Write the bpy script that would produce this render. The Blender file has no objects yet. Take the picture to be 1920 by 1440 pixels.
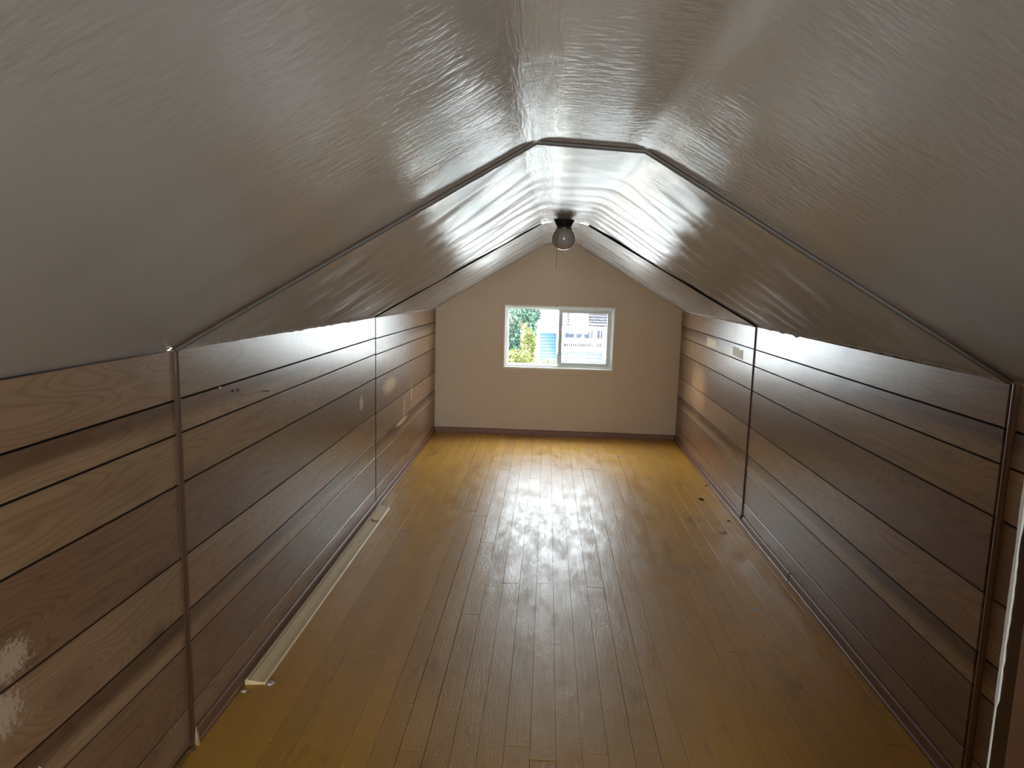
import bpy, bmesh, math, random
from mathutils import Vector, Matrix, noise as mnoise
random.seed(7)
sc = bpy.context.scene
COL = sc.collection
PI = math.pi

# ------------------------------------------------------------------ camera
F_PX = 1318.70572
CAM = Vector((0.0, 0.42145, 1.50188)); YAW, PITCH, ROLL = -0.04735, -0.14227, 0.0262
fw = Vector((math.sin(YAW)*math.cos(PITCH), math.cos(YAW)*math.cos(PITCH), math.sin(PITCH)))
r0 = Vector((math.cos(YAW), -math.sin(YAW), 0)); u0 = r0.cross(fw)
rt = r0*math.cos(ROLL) + u0*math.sin(ROLL); up = u0*math.cos(ROLL) - r0*math.sin(ROLL)
cd = bpy.data.cameras.new('camera'); cam = bpy.data.objects.new('camera', cd); COL.objects.link(cam)
cd.sensor_fit = 'HORIZONTAL'; cd.sensor_width = 36.0; cd.lens = F_PX/1920*36.0
cd.clip_start = 0.02; cd.clip_end = 300
m = Matrix((rt, up, -fw)).transposed().to_4x4(); m.translation = CAM
cam.matrix_world = m
sc.camera = cam
def at(u, v, y):                       # point at depth plane Y = y that lies behind pixel (u, v) of the photograph
    d = fw + rt*((u-960)/F_PX) - up*((v-720)/F_PX)
    return CAM + d*((y-CAM.y)/d.y)

# ------------------------------------------------------------------ world: even, bright overcast sky
SKY = 12.0
w = bpy.data.worlds.new('overcast'); sc.world = w; w.use_nodes = True
nt = w.node_tree; nt.nodes.clear()
wo = nt.nodes.new('ShaderNodeOutputWorld'); bg = nt.nodes.new('ShaderNodeBackground')
tc = nt.nodes.new('ShaderNodeTexCoord'); sx = nt.nodes.new('ShaderNodeSeparateXYZ'); cr = nt.nodes.new('ShaderNodeValToRGB')
nt.links.new(tc.outputs['Generated'], sx.inputs[0]); nt.links.new(sx.outputs['Z'], cr.inputs[0])
cr.color_ramp.elements[0].position = 0.0; cr.color_ramp.elements[0].color = (0.84, 0.90, 0.97, 1)
cr.color_ramp.elements[1].position = 0.7; cr.color_ramp.elements[1].color = (0.87, 0.94, 1.04, 1)
nt.links.new(cr.outputs[0], bg.inputs[0]); bg.inputs[1].default_value = SKY
nt.links.new(bg.outputs[0], wo.inputs[0])
vs = sc.view_settings
sc.display_settings.display_device = 'sRGB'
vs.view_transform = 'Standard'; vs.look = 'None'; vs.gamma = 1.0; vs.use_curve_mapping = False
vs.exposure = 1.28
sc.cycles.max_bounces = 14; sc.cycles.diffuse_bounces = 8; sc.cycles.glossy_bounces = 6
sc.cycles.transparent_max_bounces = 8
sc.cycles.caustics_reflective = True; sc.cycles.blur_glossy = 0.3
sc.cycles.sample_clamp_indirect = 20.0

D = 7.32; NEAR = -1.6                    # inner faces of the far and the near wall
XL, XR = -1.0956, 1.3029                # inner faces of the side walls
WIN = (-0.415, 0.653, 0.676, 1.289)     # far window opening x0 x1 z0 z1
BWIN = (-0.20, 1.10, 0.36, 1.34)        # window in the wall behind the camera

def portal(name, x0, x1, z0, z1, y, facing):
    l = bpy.data.lights.new(name, 'AREA'); l.shape = 'RECTANGLE'; l.size = x1-x0; l.size_y = z1-z0
    l.cycles.is_portal = True
    o = bpy.data.objects.new(name, l); COL.objects.link(o)
    o.location = ((x0+x1)/2, y, (z0+z1)/2)
    o.rotation_euler = (PI/2*facing, 0, 0)
portal('far_window_portal', *WIN, D+0.12, -1)
portal('near_window_portal', *BWIN, NEAR-0.12, 1)

sl_ = bpy.data.lights.new('sun', 'SUN'); sl_.energy = 34.0; sl_.angle = 0.02; sl_.color = (1.0, 0.98, 0.95)
so_ = bpy.data.objects.new('sun', sl_); COL.objects.link(so_)
so_.rotation_euler = Vector((0.50, 0.14, -0.85)).to_track_quat('-Z', 'Y').to_euler()

# ------------------------------------------------------------------ material helper
class M:
    def __init__(s, name, rough=0.5, spec=0.5):
        s.mat = bpy.data.materials.new(name); s.mat.use_nodes = True; s.nt = s.mat.node_tree
        s.nt.nodes.clear()
        s.out = s.nt.nodes.new('ShaderNodeOutputMaterial'); s.b = s.nt.nodes.new('ShaderNodeBsdfPrincipled')
        s.nt.links.new(s.b.outputs[0], s.out.inputs[0])
        s.b.inputs['Roughness'].default_value = rough; s.b.inputs['Specular IOR Level'].default_value = spec
    def n(s, t, **kw):
        x = s.nt.nodes.new('ShaderNode'+t)
        for k, v in kw.items(): setattr(x, k, v)
        return x
    def put(s, sock, v):
        if hasattr(v, 'is_output'): s.nt.links.new(v, sock)
        elif isinstance(v, (tuple, list)):
            sock.default_value = tuple(v)+(1.0,) if len(v) == 3 and sock.type == 'RGBA' else tuple(v)
        elif sock.type == 'RGBA': sock.default_value = (v, v, v, 1.0)
        else: sock.default_value = v
    def set(s, **kw):
        for k, v in kw.items(): s.put(s.b.inputs[k.replace('_', ' ')], v)
    def co(s, which='Object'): return s.n('TexCoord').outputs[which]
    def rand(s): return s.n('ObjectInfo').outputs['Random']
    def sep(s, v):
        x = s.n('SeparateXYZ'); s.put(x.inputs[0], v); return x.outputs
    def xyz(s, a, b, c):
        x = s.n('CombineXYZ')
        for i, v in enumerate((a, b, c)): s.put(x.inputs[i], v)
        return x.outputs[0]
    def ma(s, op, a, b=0.0, c=0.0, clamp=False):
        x = s.n('Math', operation=op, use_clamp=clamp)
        for i, v in enumerate((a, b, c)): s.put(x.inputs[i], v)
        return x.outputs[0]
    def noise(s, v, scale, detail=3.0, rough=0.5, dist=0.0, col=False):
        x = s.n('TexNoise'); s.put(x.inputs['Vector'], v)
        for k, q in (('Scale', scale), ('Detail', detail), ('Roughness', rough), ('Distortion', dist)): s.put(x.inputs[k], q)
        return x.outputs['Color' if col else 'Fac']
    def voro(s, v, scale, feat='F1', out='Distance', rnd=1.0):
        x = s.n('TexVoronoi', feature=feat); s.put(x.inputs['Vector'], v); s.put(x.inputs['Scale'], scale); s.put(x.inputs['Randomness'], rnd)
        return x.outputs[out]
    def ss(s, v, a, b, lo=0.0, hi=1.0):
        x = s.n('MapRange', interpolation_type='SMOOTHSTEP'); s.put(x.inputs[0], v)
        for i, q in enumerate((a, b, lo, hi)): s.put(x.inputs[i+1], q)
        return x.outputs[0]
    def mix(s, f, a, b, mode='MIX'):
        x = s.n('Mix', data_type='RGBA', blend_type=mode); s.put(x.inputs[0], f); s.put(x.inputs[6], a); s.put(x.inputs[7], b)
        return x.outputs[2]
    def bump(s, h, strength=0.3, dist=0.002, normal=None):
        x = s.n('Bump'); s.put(x.inputs['Height'], h); x.inputs['Strength'].default_value = strength; x.inputs['Distance'].default_value = dist
        if normal is not None: s.put(x.inputs['Normal'], normal)
        return x.outputs[0]
    def blob(s, a, b, ca, cb, ra, rb, soft=0.5, nz=None, amt=0.5):   # soft elliptic mark centred at (ca, cb)
        da = s.ma('DIVIDE', s.ma('SUBTRACT', a, ca), ra); db = s.ma('DIVIDE', s.ma('SUBTRACT', b, cb), rb)
        d = s.ma('SQRT', s.ma('ADD', s.ma('MULTIPLY', da, da), s.ma('MULTIPLY', db, db)))
        if nz is not None: d = s.ma('ADD', d, s.ma('MULTIPLY', s.ma('SUBTRACT', nz, 0.5), amt))
        return s.ss(d, 1.0, 1.0-soft)

def simple(name, col, rough=0.5, spec=0.5, metal=0.0, vary=0.12, vs_=25.0, bump=0.0):
    q = M(name, rough, spec)
    c = q.co(); nz = q.noise(c, vs_, 4)
    q.set(Base_Color=q.mix(nz, tuple(x*(1-vary) for x in col), tuple(min(1, x*(1+vary)) for x in col)), Metallic=metal)
    if bump: q.set(Normal=q.bump(nz, bump, 0.003))
    return q.mat

# wood-look wall panel strips: kind 0 plain, 1 dark top fading to a light lower edge
def panel_mat(name, dark, light, grad, side):
    q = M(name, 0.30, 0.36)
    co = q.co(); x, y, z = q.sep(co); r = q.rand()
    off = q.ma('MULTIPLY', r, 37.0)
    yy = q.ma('ADD', y, off)
    # knots pull the growth rings around them
    kv = q.xyz(off, q.ma('MULTIPLY', yy, 1.0), q.ma('MULTIPLY', z, 2.3))
    kd = q.voro(kv, 1.55)
    knot = q.ss(kd, 0.10, 0.025)
    halo = q.ss(kd, 0.36, 0.02)
    v1 = q.xyz(off, q.ma('MULTIPLY', yy, 0.42), q.ma('MULTIPLY', z, 3.8))
    n1 = q.noise(v1, 1.5, 2.0, 0.45, 0.25)
    field = q.ma('ADD', n1, q.ma('MULTIPLY', halo, 0.20))
    ring = q.ma('SINE', q.ma('MULTIPLY', field, 165.0))
    ring = q.ss(ring, 0.1, 1.0)
    v2 = q.xyz(off, q.ma('MULTIPLY', yy, 1.2), q.ma('MULTIPLY', z, 26.0))
    n2 = q.noise(v2, 2.0, 4.0, 0.6)
    n3 = q.noise(q.xyz(off, q.ma('MULTIPLY', yy, 9.0), q.ma('MULTIPLY', z, 240.0)), 2.0, 2.0)
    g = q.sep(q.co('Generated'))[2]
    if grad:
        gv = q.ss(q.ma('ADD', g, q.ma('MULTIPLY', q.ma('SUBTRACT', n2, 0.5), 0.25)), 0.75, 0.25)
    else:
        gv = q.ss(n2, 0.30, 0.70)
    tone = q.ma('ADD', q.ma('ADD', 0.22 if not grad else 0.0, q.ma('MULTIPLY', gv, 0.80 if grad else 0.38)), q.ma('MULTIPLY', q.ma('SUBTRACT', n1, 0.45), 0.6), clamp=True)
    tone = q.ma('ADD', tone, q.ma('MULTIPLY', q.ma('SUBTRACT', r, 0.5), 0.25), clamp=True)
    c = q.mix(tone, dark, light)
    redn = q.noise(q.xyz(off, q.ma('MULTIPLY', yy, 0.8), q.ma('MULTIPLY', z, 5.0)), 1.7, 2.0)
    c = q.mix(q.ss(redn, 0.45, 0.7, 0.0, 0.35), c, (0.22, 0.100, 0.050))
    c = q.mix(q.ma('MULTIPLY', ring, 0.30), c, q.mix(1.0, c, (0.45, 0.34, 0.28), 'MULTIPLY'))
    c = q.mix(q.ma('MULTIPLY', n3, 0.12), c, q.mix(1.0, c, (0.5, 0.42, 0.36), 'MULTIPLY'))
    c = q.mix(q.ma('MULTIPLY', knot, 0.72), c, (0.045, 0.020, 0.012))
    c = q.mix(q.ma('MULTIPLY', q.ss(kd, 0.22, 0.06), 0.35), c, (0.09, 0.040, 0.022))
    # scuffs: short pale scratches, all over but sparse
    sn = q.noise(q.xyz(0.0, q.ma('MULTIPLY', y, 26.0), q.ma('MULTIPLY', z, 11.0)), 2.0, 2.0, 0.5, 0.6)
    sm = q.noise(q.xyz(3.0, y, z), 3.0, 2.0)
    scr = q.ma('MULTIPLY', q.ss(sn, 0.735, 0.77), q.ss(sm, 0.50, 0.60))
    c = q.mix(q.ma('MULTIPLY', scr, 0.55), c, (0.50, 0.36, 0.22))
    nz = q.noise(q.xyz(0.0, q.ma('MULTIPLY', y, 14.0), q.ma('MULTIPLY', z, 20.0)), 3.0, 5.0, 0.7)
    rough_extra = 0.0
    if side == 'left':
        s1 = q.blob(y, z, 5.30, 0.765, 0.22, 0.055, 0.25, nz, 3.4)
        s2 = q.blob(y, z, 5.72, 0.425, 0.24, 0.022, 0.25, nz, 2.6)
        s3 = q.blob(y, z, 5.80, 0.50, 0.018, 0.10, 0.3, nz, 1.5)
        s4 = q.blob(y, z, 4.53, 0.765, 0.045, 0.045, 0.2, nz, 2.4)
        s5 = q.blob(y, z, 6.10, 0.60, 0.02, 0.13, 0.4, nz, 1.8)
        mk = q.ma('MAXIMUM', q.ma('MAXIMUM', s1, s2), q.ma('MAXIMUM', q.ma('MAXIMUM', s3, s4), s5))
        c = q.mix(q.ma('MULTIPLY', mk, 0.9), c, (0.62, 0.47, 0.28))
        n4 = q.noise(q.xyz(0.0, q.ma('MULTIPLY', y, 30.0), q.ma('MULTIPLY', z, 30.0)), 3.0, 5.0, 0.75)
        f1 = q.blob(y, z, 1.74, 0.695, 0.06, 0.05, 0.5, n4, 3.2)
        f2 = q.blob(y, z, 1.70, 0.590, 0.07, 0.06, 0.5, n4, 3.2)
        c = q.mix(q.ma('MULTIPLY', q.ma('MAXIMUM', f1, f2), 0.75), c, (0.52, 0.42, 0.31))
    else:
        n5 = q.noise(q.xyz(0.0, q.ma('MULTIPLY', y, 6.0), q.ma('MULTIPLY', z, 8.0)), 2.0, 3.0, 0.6)
        p1 = q.blob(y, z, 6.42, 0.66, 0.40, 0.27, 0.8, n5, 0.9)
        c = q.mix(q.ma('MULTIPLY', p1, 0.75), c, (0.55, 0.32, 0.16))
        p2 = q.blob(y, z, 5.8, 0.18, 1.3, 0.16, 0.8, n5, 0.9)
        c = q.mix(q.ma('MULTIPLY', p2, 0.35), c, (0.42, 0.20, 0.10))
    rn = q.noise(q.xyz(0.0, q.ma('MULTIPLY', y, 7.0), q.ma('MULTIPLY', z, 2.2)), 2.0, 2.0, 0.5)
    q.set(Base_Color=c, Roughness=q.ss(rn, 0.2, 0.8, 0.285, 0.305))
    h = q.ma('ADD', q.ma('MULTIPLY', n3, 0.035), q.ma('MULTIPLY', q.noise(q.xyz(x, q.ma('MULTIPLY', y, 2.0), q.ma('MULTIPLY', z, 3.0)), 2.2, 1.0), 1.0))
    q.set(Normal=q.bump(h, 0.35, 0.0028))
    return q.mat

def floor_mat():
    q = M('painted floorboard', 0.3, 0.62)
    co = q.co(); x, y, z = q.sep(co); r = q.rand(); off = q.ma('MULTIPLY', r, 53.0)
    yy = q.ma('ADD', y, off)
    n1 = q.noise(q.xyz(q.ma('MULTIPLY', x, 14.0), q.ma('MULTIPLY', yy, 0.9), off), 1.3, 2.0, 0.5, 0.4)
    ring = q.ma('SINE', q.ma('MULTIPLY', n1, 95.0))
    fine = q.noise(q.xyz(q.ma('MULTIPLY', x, 160.0), q.ma('MULTIPLY', yy, 5.0), off), 2.0, 2.0)
    wear = q.noise(q.xyz(x, q.ma('MULTIPLY', y, 0.55), 0.0), 2.6, 5.0, 0.6)
    c = q.mix(wear, (0.55, 0.275, 0.034), (0.72, 0.385, 0.055))
    c = q.mix(q.ma('MULTIPLY', q.ma('SUBTRACT', r, 0.35), 0.40, clamp=True), c, (0.37, 0.205, 0.060))
    # traffic wear along the middle: paint browner and grain standing up
    ctr = q.ma('ABSOLUTE', q.ma('SUBTRACT', x, 0.09))
    mid = q.ma('MULTIPLY', q.ss(q.ma('ADD', ctr, q.ma('MULTIPLY', q.ma('SUBTRACT', wear, 0.5), 0.7)), 0.80, 0.25), q.ss(y, 6.9, 5.8))
    c = q.mix(q.ma('MULTIPLY', mid, 0.45), c, (0.44, 0.255, 0.105))
    c = q.mix(q.ma('MULTIPLY', fine, 0.14), c, (0.12, 0.06, 0.02))
    # dirt specks and dark stains
    sp = q.ss(q.noise(q.xyz(x, y, 2.0), 55.0, 2.0), 0.70, 0.76)
    c = q.mix(q.ma('MULTIPLY', sp, 0.45), c, (0.07, 0.04, 0.02))
    st = q.ss(q.noise(q.xyz(q.ma('MULTIPLY', x, 1.5), q.ma('MULTIPLY', y, 0.6), 5.0), 3.0, 6.0, 0.75), 0.55, 0.72)
    c = q.mix(q.ma('MULTIPLY', st, 0.5), c, (0.13, 0.085, 0.045))
    # long pale scratches along and across
    s1 = q.ss(q.noise(q.xyz(q.ma('MULTIPLY', x, 60.0), q.ma('MULTIPLY', y, 3.5), 9.0), 1.6, 2.0, 0.5, 1.2), 0.690, 0.725)
    s2 = q.ss(q.noise(q.xyz(q.ma('MULTIPLY', x, 9.0), q.ma('MULTIPLY', y, 42.0), 4.0), 1.3, 2.0, 0.5, 1.0), 0.70, 0.735)
    c = q.mix(q.ma('MULTIPLY', q.ma('MAXIMUM', s1, s2), 0.5), c, (0.62, 0.46, 0.26))
    scf = q.ss(q.noise(q.xyz(q.ma('MULTIPLY', x, 9.0), q.ma('MULTIPLY', y, 3.0), 12.0), 1.6, 6.0, 0.8), 0.52, 0.66)
    scf = q.ma('MULTIPLY', scf, q.ma('MULTIPLY', q.ss(ctr, 1.0, 0.3), q.ss(y, 2.6, 4.2)))
    c = q.mix(q.ma('MULTIPLY', scf, 0.32), c, (0.66, 0.55, 0.42))
    rn = q.noise(q.xyz(q.ma('MULTIPLY', x, 3.0), y, 1.0), 4.0, 6.0, 0.7)
    q.set(Base_Color=c, Roughness=q.ss(rn, 0.32, 0.68, 0.30, 0.50))
    wr = q.noise(q.xyz(q.ma('MULTIPLY', x, 70.0), q.ma('MULTIPLY', y, 42.0), off), 1.0, 2.0, 0.5, 1.2)
    wr = q.ma('SUBTRACT', 1.0, q.ma('ABSOLUTE', q.ma('SUBTRACT', q.ma('MULTIPLY', wr, 2.0), 1.0)))
    wrm = q.ma('MULTIPLY', mid, q.ss(q.noise(q.xyz(q.ma('MULTIPLY', x, 2.5), q.ma('MULTIPLY', y, 1.1), 7.0), 2.0, 3.0), 0.42, 0.60))
    h = q.ma('ADD', q.ma('MULTIPLY', ring, q.ma('ADD', 0.02, q.ma('MULTIPLY', mid, 0.13))), q.ma('MULTIPLY', fine, 0.08))
    h = q.ma('ADD', h, q.ma('MULTIPLY', q.ma('MULTIPLY', wr, wrm), 1.6))
    h = q.ma('ADD', h, q.ma('MULTIPLY', q.noise(q.xyz(q.ma('MULTIPLY', x, 9.0), q.ma('MULTIPLY', y, 3.0), off), 1.6, 2.0), 1.6))
    h = q.ma('ADD', h, q.ma('MULTIPLY', q.ss(q.noise(q.xyz(x, y, 8.0), 70.0, 1.0), 0.68, 0.78), 1.6))
    q.set(Normal=q.bump(h, 0.40, 0.0016))
    return q.mat

def ceiling_mat():
    q = M('semi-gloss ceiling paint', 0.3, 0.8)
    co = q.co(); x, y, z = q.sep(co)
    un = q.n('UVMap'); un.uv_map = 'fromleft'; ul, yy, _ = q.sep(un.outputs[0])
    vn = q.n('UVMap'); vn.uv_map = 'fromright'; ur, _, _ = q.sep(vn.outputs[0])
    n0 = q.noise(q.xyz(x, q.ma('MULTIPLY', y, 0.8), z), 1.6, 4.0, 0.6)
    c = q.mix(n0, (0.315, 0.314, 0.310), (0.365, 0.366, 0.364))
    al = q.ma('ABSOLUTE', ul); ar = q.ma('ABSOLUTE', ur)
    tape_l = q.ss(q.ma('ADD', q.ma('ABSOLUTE', q.ma('SUBTRACT', ul, 0.012)), q.ma('MULTIPLY', q.ma('SUBTRACT', q.noise(q.xyz(0.0, q.ma('MULTIPLY', y, 3.0), 0.0), 2.0, 2.0), 0.5), 0.035)), 0.074, 0.036)
    tape_r = q.ss(q.ma('ADD', q.ma('ABSOLUTE', q.ma('SUBTRACT', ur, 0.015)), q.ma('MULTIPLY', q.ma('SUBTRACT', q.noise(q.xyz(4.0, q.ma('MULTIPLY', y, 3.0), 0.0), 2.0, 2.0), 0.5), 0.035)), 0.074, 0.036)
    tape = q.ma('MAXIMUM', tape_l, tape_r)
    # cracked paint specks along the taped joints
    ck = q.noise(q.xyz(q.ma('MULTIPLY', ul, 60.0), q.ma('MULTIPLY', y, 14.0), 0.0), 1.0, 4.0, 0.7)
    nearj = q.ss(q.ma('MINIMUM', al, ar), 0.10, 0.02)
    spk = q.ma('MULTIPLY', q.ss(ck, 0.66, 0.70), q.ma('MULTIPLY', nearj, q.ss(y, 2.3, 4.6)))
    c = q.mix(q.ma('MULTIPLY', spk, 0.8), c, (0.09, 0.075, 0.06))
    crk = q.ss(q.noise(q.xyz(q.ma('MULTIPLY', ul, 9.0), q.ma('MULTIPLY', y, 55.0), 3.0), 1.0, 3.0, 0.6, 0.5), 0.715, 0.725)
    crk = q.ma('MULTIPLY', crk, q.blob(ul, y, 0.14, 3.95, 0.10, 0.22, 0.3))
    c = q.mix(q.ma('MULTIPLY', crk, 0.9), c, (0.08, 0.07, 0.06))
    q.set(Base_Color=c)
    rn = q.noise(q.xyz(q.ma('MULTIPLY', ul, 1.5), q.ma('MULTIPLY', y, 2.5), 0.0), 2.0, 5.0, 0.65)
    ro = q.ss(rn, 0.3, 0.7, 0.19, 0.26)
    q.set(Roughness=q.mix(q.ma('MULTIPLY', tape, 0.7), ro, 0.20))
    # roller texture, coarser ripples across, wrinkled tape
    grain = q.noise(q.xyz(q.ma('MULTIPLY', ul, 62.0), q.ma('MULTIPLY', y, 110.0), 0.0), 1.0, 3.0, 0.6)
    zone = q.ss(q.ma('ADD', q.ma('MAXIMUM', q.ma('MULTIPLY', ul, -1.0), ur), q.ma('MULTIPLY', q.ma('SUBTRACT', q.noise(q.xyz(q.ma('MULTIPLY', ul, 2.0), q.ma('MULTIPLY', y, 2.0), 3.0), 1.2, 2.0), 0.5), 0.5)), 0.66, 0.20, 0.14, 1.0)
    rip = q.noise(q.xyz(q.ma('MULTIPLY', ul, 24.0), q.ma('MULTIPLY', y, 52.0), 1.0), 1.0, 2.0, 0.5)
    h = q.ma('ADD', q.ma('MULTIPLY', grain, 0.17), q.ma('MULTIPLY', rip, 0.80))
    h = q.ma('MULTIPLY', h, q.ma('MULTIPLY', zone, q.ma('SUBTRACT', 1.0, q.ma('MULTIPLY', tape, 0.65))))
    h = q.ma('MULTIPLY', h, q.ss(y, 3.4, 2.0, 0.8, 2.0))
    wrk = q.noise(q.xyz(q.ma('MULTIPLY', ul, 55.0), q.ma('MULTIPLY', y, 5.0), 2.0), 1.0, 3.0, 0.6, 1.2)
    h = q.ma('ADD', h, q.ma('MULTIPLY', q.ma('MULTIPLY', wrk, tape_l), 1.5))
    wrk2 = q.noise(q.xyz(q.ma('MULTIPLY', ur, 40.0), q.ma('MULTIPLY', y, 8.0), 6.0), 1.0, 3.0, 0.6, 1.0)
    h = q.ma('ADD', h, q.ma('MULTIPLY', q.ma('MULTIPLY', wrk2, tape_r), 0.6))
    h = q.ma('ADD', h, q.ma('MULTIPLY', tape, 0.35))
    q.set(Normal=q.bump(h, 0.45, 0.0022))
    return q.mat

def farwall_mat():
    q = M('beige wall paint', 0.55, 0.3)
    co = q.co(); x, y, z = q.sep(co)
    n0 = q.noise(co, 2.0, 4.0, 0.6)
    c = q.mix(n0, (0.56, 0.435, 0.305), (0.61, 0.485, 0.35))
    sp = q.ss(q.noise(co, 38.0, 2.0), 0.735, 0.76)
    c = q.mix(q.ma('MULTIPLY', sp, 0.35), c, (0.30, 0.20, 0.12))
    # cut line of the patch around the window
    dx = q.ma('SUBTRACT', q.ma('ABSOLUTE', q.ma('SUBTRACT', x, 0.127)), 0.567)
    dz = q.ma('SUBTRACT', q.ma('ABSOLUTE', q.ma('SUBTRACT', z, 0.965)), 0.345)
    dd = q.ma('ABSOLUTE', q.ma('MAXIMUM', dx, dz))
    ln = q.ss(dd, 0.005, 0.002)
    c = q.mix(q.ma('MULTIPLY', ln, 0.30), c, (0.38, 0.27, 0.17))
    vl = q.ma('MULTIPLY', q.ss(q.ma('ABSOLUTE', q.ma('SUBTRACT', x, 0.075)), 0.005, 0.001), q.ss(z, 1.28, 1.30))
    c = q.mix(q.ma('MULTIPLY', vl, 0.12), c, (0.38, 0.27, 0.17))
    q.set(Base_Color=c)
    q.set(Normal=q.bump(q.ma('ADD', q.noise(co, 90.0, 3.0), q.ma('MULTIPLY', q.noise(co, 5.0, 2.0), 2.0)), 0.25, 0.002))
    return q.mat

def glass_mat():
    q = M('window glass'); nt = q.nt
    tr = q.n('BsdfTransparent'); gl = q.n('BsdfGlossy'); fr = q.n('LayerWeight'); mx = q.n('MixShader')
    tr.inputs[0].default_value = (0.96, 0.98, 0.97, 1); gl.inputs['Roughness'].default_value = 0.02
    fr.inputs[0].default_value = 0.5
    nt.links.new(q.ma('ADD', 0.04, q.ma('MULTIPLY', 0.9, q.ma('POWER', fr.outputs['Facing'], 5.0))), mx.inputs[0]); nt.links.new(tr.outputs[0], mx.inputs[1]); nt.links.new(gl.outputs[0], mx.inputs[2])
    nt.links.new(mx.outputs[0], q.out.inputs[0]); nt.nodes.remove(q.b)
    return q.mat

MAT = {}
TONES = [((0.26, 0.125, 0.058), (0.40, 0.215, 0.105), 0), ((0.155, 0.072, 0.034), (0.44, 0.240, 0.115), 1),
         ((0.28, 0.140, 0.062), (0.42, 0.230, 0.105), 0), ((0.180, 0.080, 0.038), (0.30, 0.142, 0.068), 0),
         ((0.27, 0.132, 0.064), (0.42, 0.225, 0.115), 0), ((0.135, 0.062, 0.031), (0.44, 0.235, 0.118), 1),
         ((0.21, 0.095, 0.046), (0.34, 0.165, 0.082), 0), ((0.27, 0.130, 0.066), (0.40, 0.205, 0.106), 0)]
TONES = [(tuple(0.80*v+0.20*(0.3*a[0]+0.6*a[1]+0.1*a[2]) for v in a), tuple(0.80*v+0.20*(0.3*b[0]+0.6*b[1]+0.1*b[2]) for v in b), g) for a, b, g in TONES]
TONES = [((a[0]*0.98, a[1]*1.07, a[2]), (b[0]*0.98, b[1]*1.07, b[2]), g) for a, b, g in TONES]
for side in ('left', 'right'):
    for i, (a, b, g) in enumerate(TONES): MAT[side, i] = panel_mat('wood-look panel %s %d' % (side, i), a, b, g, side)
MAT['floor'] = floor_mat(); MAT['ceiling'] = ceiling_mat(); MAT['farwall'] = farwall_mat(); MAT['glass'] = glass_mat()
MAT['dark'] = simple('dark gap', (0.012, 0.009, 0.007), 0.9, 0.1)
MAT['subfloor'] = simple('dark subfloor', (0.02, 0.012, 0.006), 0.9, 0.1)
MAT['batten_dark'] = simple('dark brown batten', (0.085, 0.042, 0.022), 0.4, 0.4)
MAT['batten_brown'] = simple('brown half-round batten', (0.15, 0.078, 0.040), 0.4, 0.4)
MAT['batten_thin'] = simple('thin dark batten', (0.10, 0.047, 0.022), 0.45, 0.3)
MAT['base_brown'] = simple('brown baseboard', (0.20, 0.095, 0.050), 0.45, 0.3, vary=0.25, vs_=14, bump=0.1)
MAT['base_far'] = simple('far baseboard', (0.24, 0.115, 0.065), 0.40, 0.4, vary=0.2)
MAT['batten_paint'] = simple('painted ceiling batten', (0.40, 0.365, 0.32), 0.35, 0.5, bump=0.15)
MAT['batten_shade'] = simple('shade-toned ceiling batten', (0.115, 0.102, 0.09), 0.6, 0.3, bump=0.15)  # painted batten again, the shade of its near face put into the colour
MAT['plaster'] = simple('broken plaster', (0.42, 0.36, 0.30), 0.8, 0.2, vary=0.75, vs_=45)
MAT['liner'] = simple('window liner paint', (0.78, 0.75, 0.66), 0.4, 0.4, vary=0.08)
MAT['vinyl'] = simple('window frame', (0.60, 0.62, 0.62), 0.35, 0.5, vary=0.10, vs_=40)
MAT['sash'] = simple('sash frame', (0.46, 0.45, 0.42), 0.35, 0.5, vary=0.15, vs_=40)
MAT['metal'] = simple('grey metal', (0.42, 0.42, 0.40), 0.35, 0.5, metal=0.7)
MAT['iron'] = simple('dark iron', (0.05, 0.045, 0.04), 0.4, 0.5, metal=0.5)
MAT['black'] = simple('black canopy enamel', (0.006, 0.006, 0.007), 0.35, 0.4)
MAT['chrome'] = simple('tarnished fitter', (0.12, 0.115, 0.11), 0.25, 0.5, metal=0.8)
MAT['globe'] = simple('opal globe glass', (0.36, 0.315, 0.27), 0.12, 0.5, vary=0.03)
MAT['cord'] = simple('dark cord', (0.05, 0.04, 0.035), 0.6, 0.3)
MAT['pine'] = simple('bare pine moulding', (0.76, 0.58, 0.32), 0.45, 0.4, vary=0.12, vs_=9)
MAT['tape'] = simple('yellowed masking tape', (0.62, 0.52, 0.27), 0.6, 0.3, vary=0.12, vs_=40)
MAT['white'] = simple('chipped white paint', (0.52, 0.50, 0.46), 0.6, 0.3, vary=0.15, vs_=80)
MAT['cream'] = simple('cream plaster crumb', (0.66, 0.57, 0.40), 0.7, 0.2)
MAT['green'] = simple('dark green bit', (0.03, 0.05, 0.025), 0.6, 0.3)
MAT['brownbit'] = simple('brown bit', (0.10, 0.06, 0.03), 0.6, 0.3)
MAT['splinter'] = simple('raw splintered wood', (0.50, 0.32, 0.17), 0.7, 0.2, vary=0.25, vs_=50)
MAT['dirt'] = simple('grey lint and dust', (0.11, 0.095, 0.08), 0.95, 0.1, vary=0.6, vs_=70)
MAT['doorwood'] = simple('varnished door wood', (0.040, 0.014, 0.002), 0.4, 0.4, vary=0.25, vs_=6)
MAT['nearwall'] = simple('near wall paint', (0.55, 0.50, 0.43), 0.55, 0.3)

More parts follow.
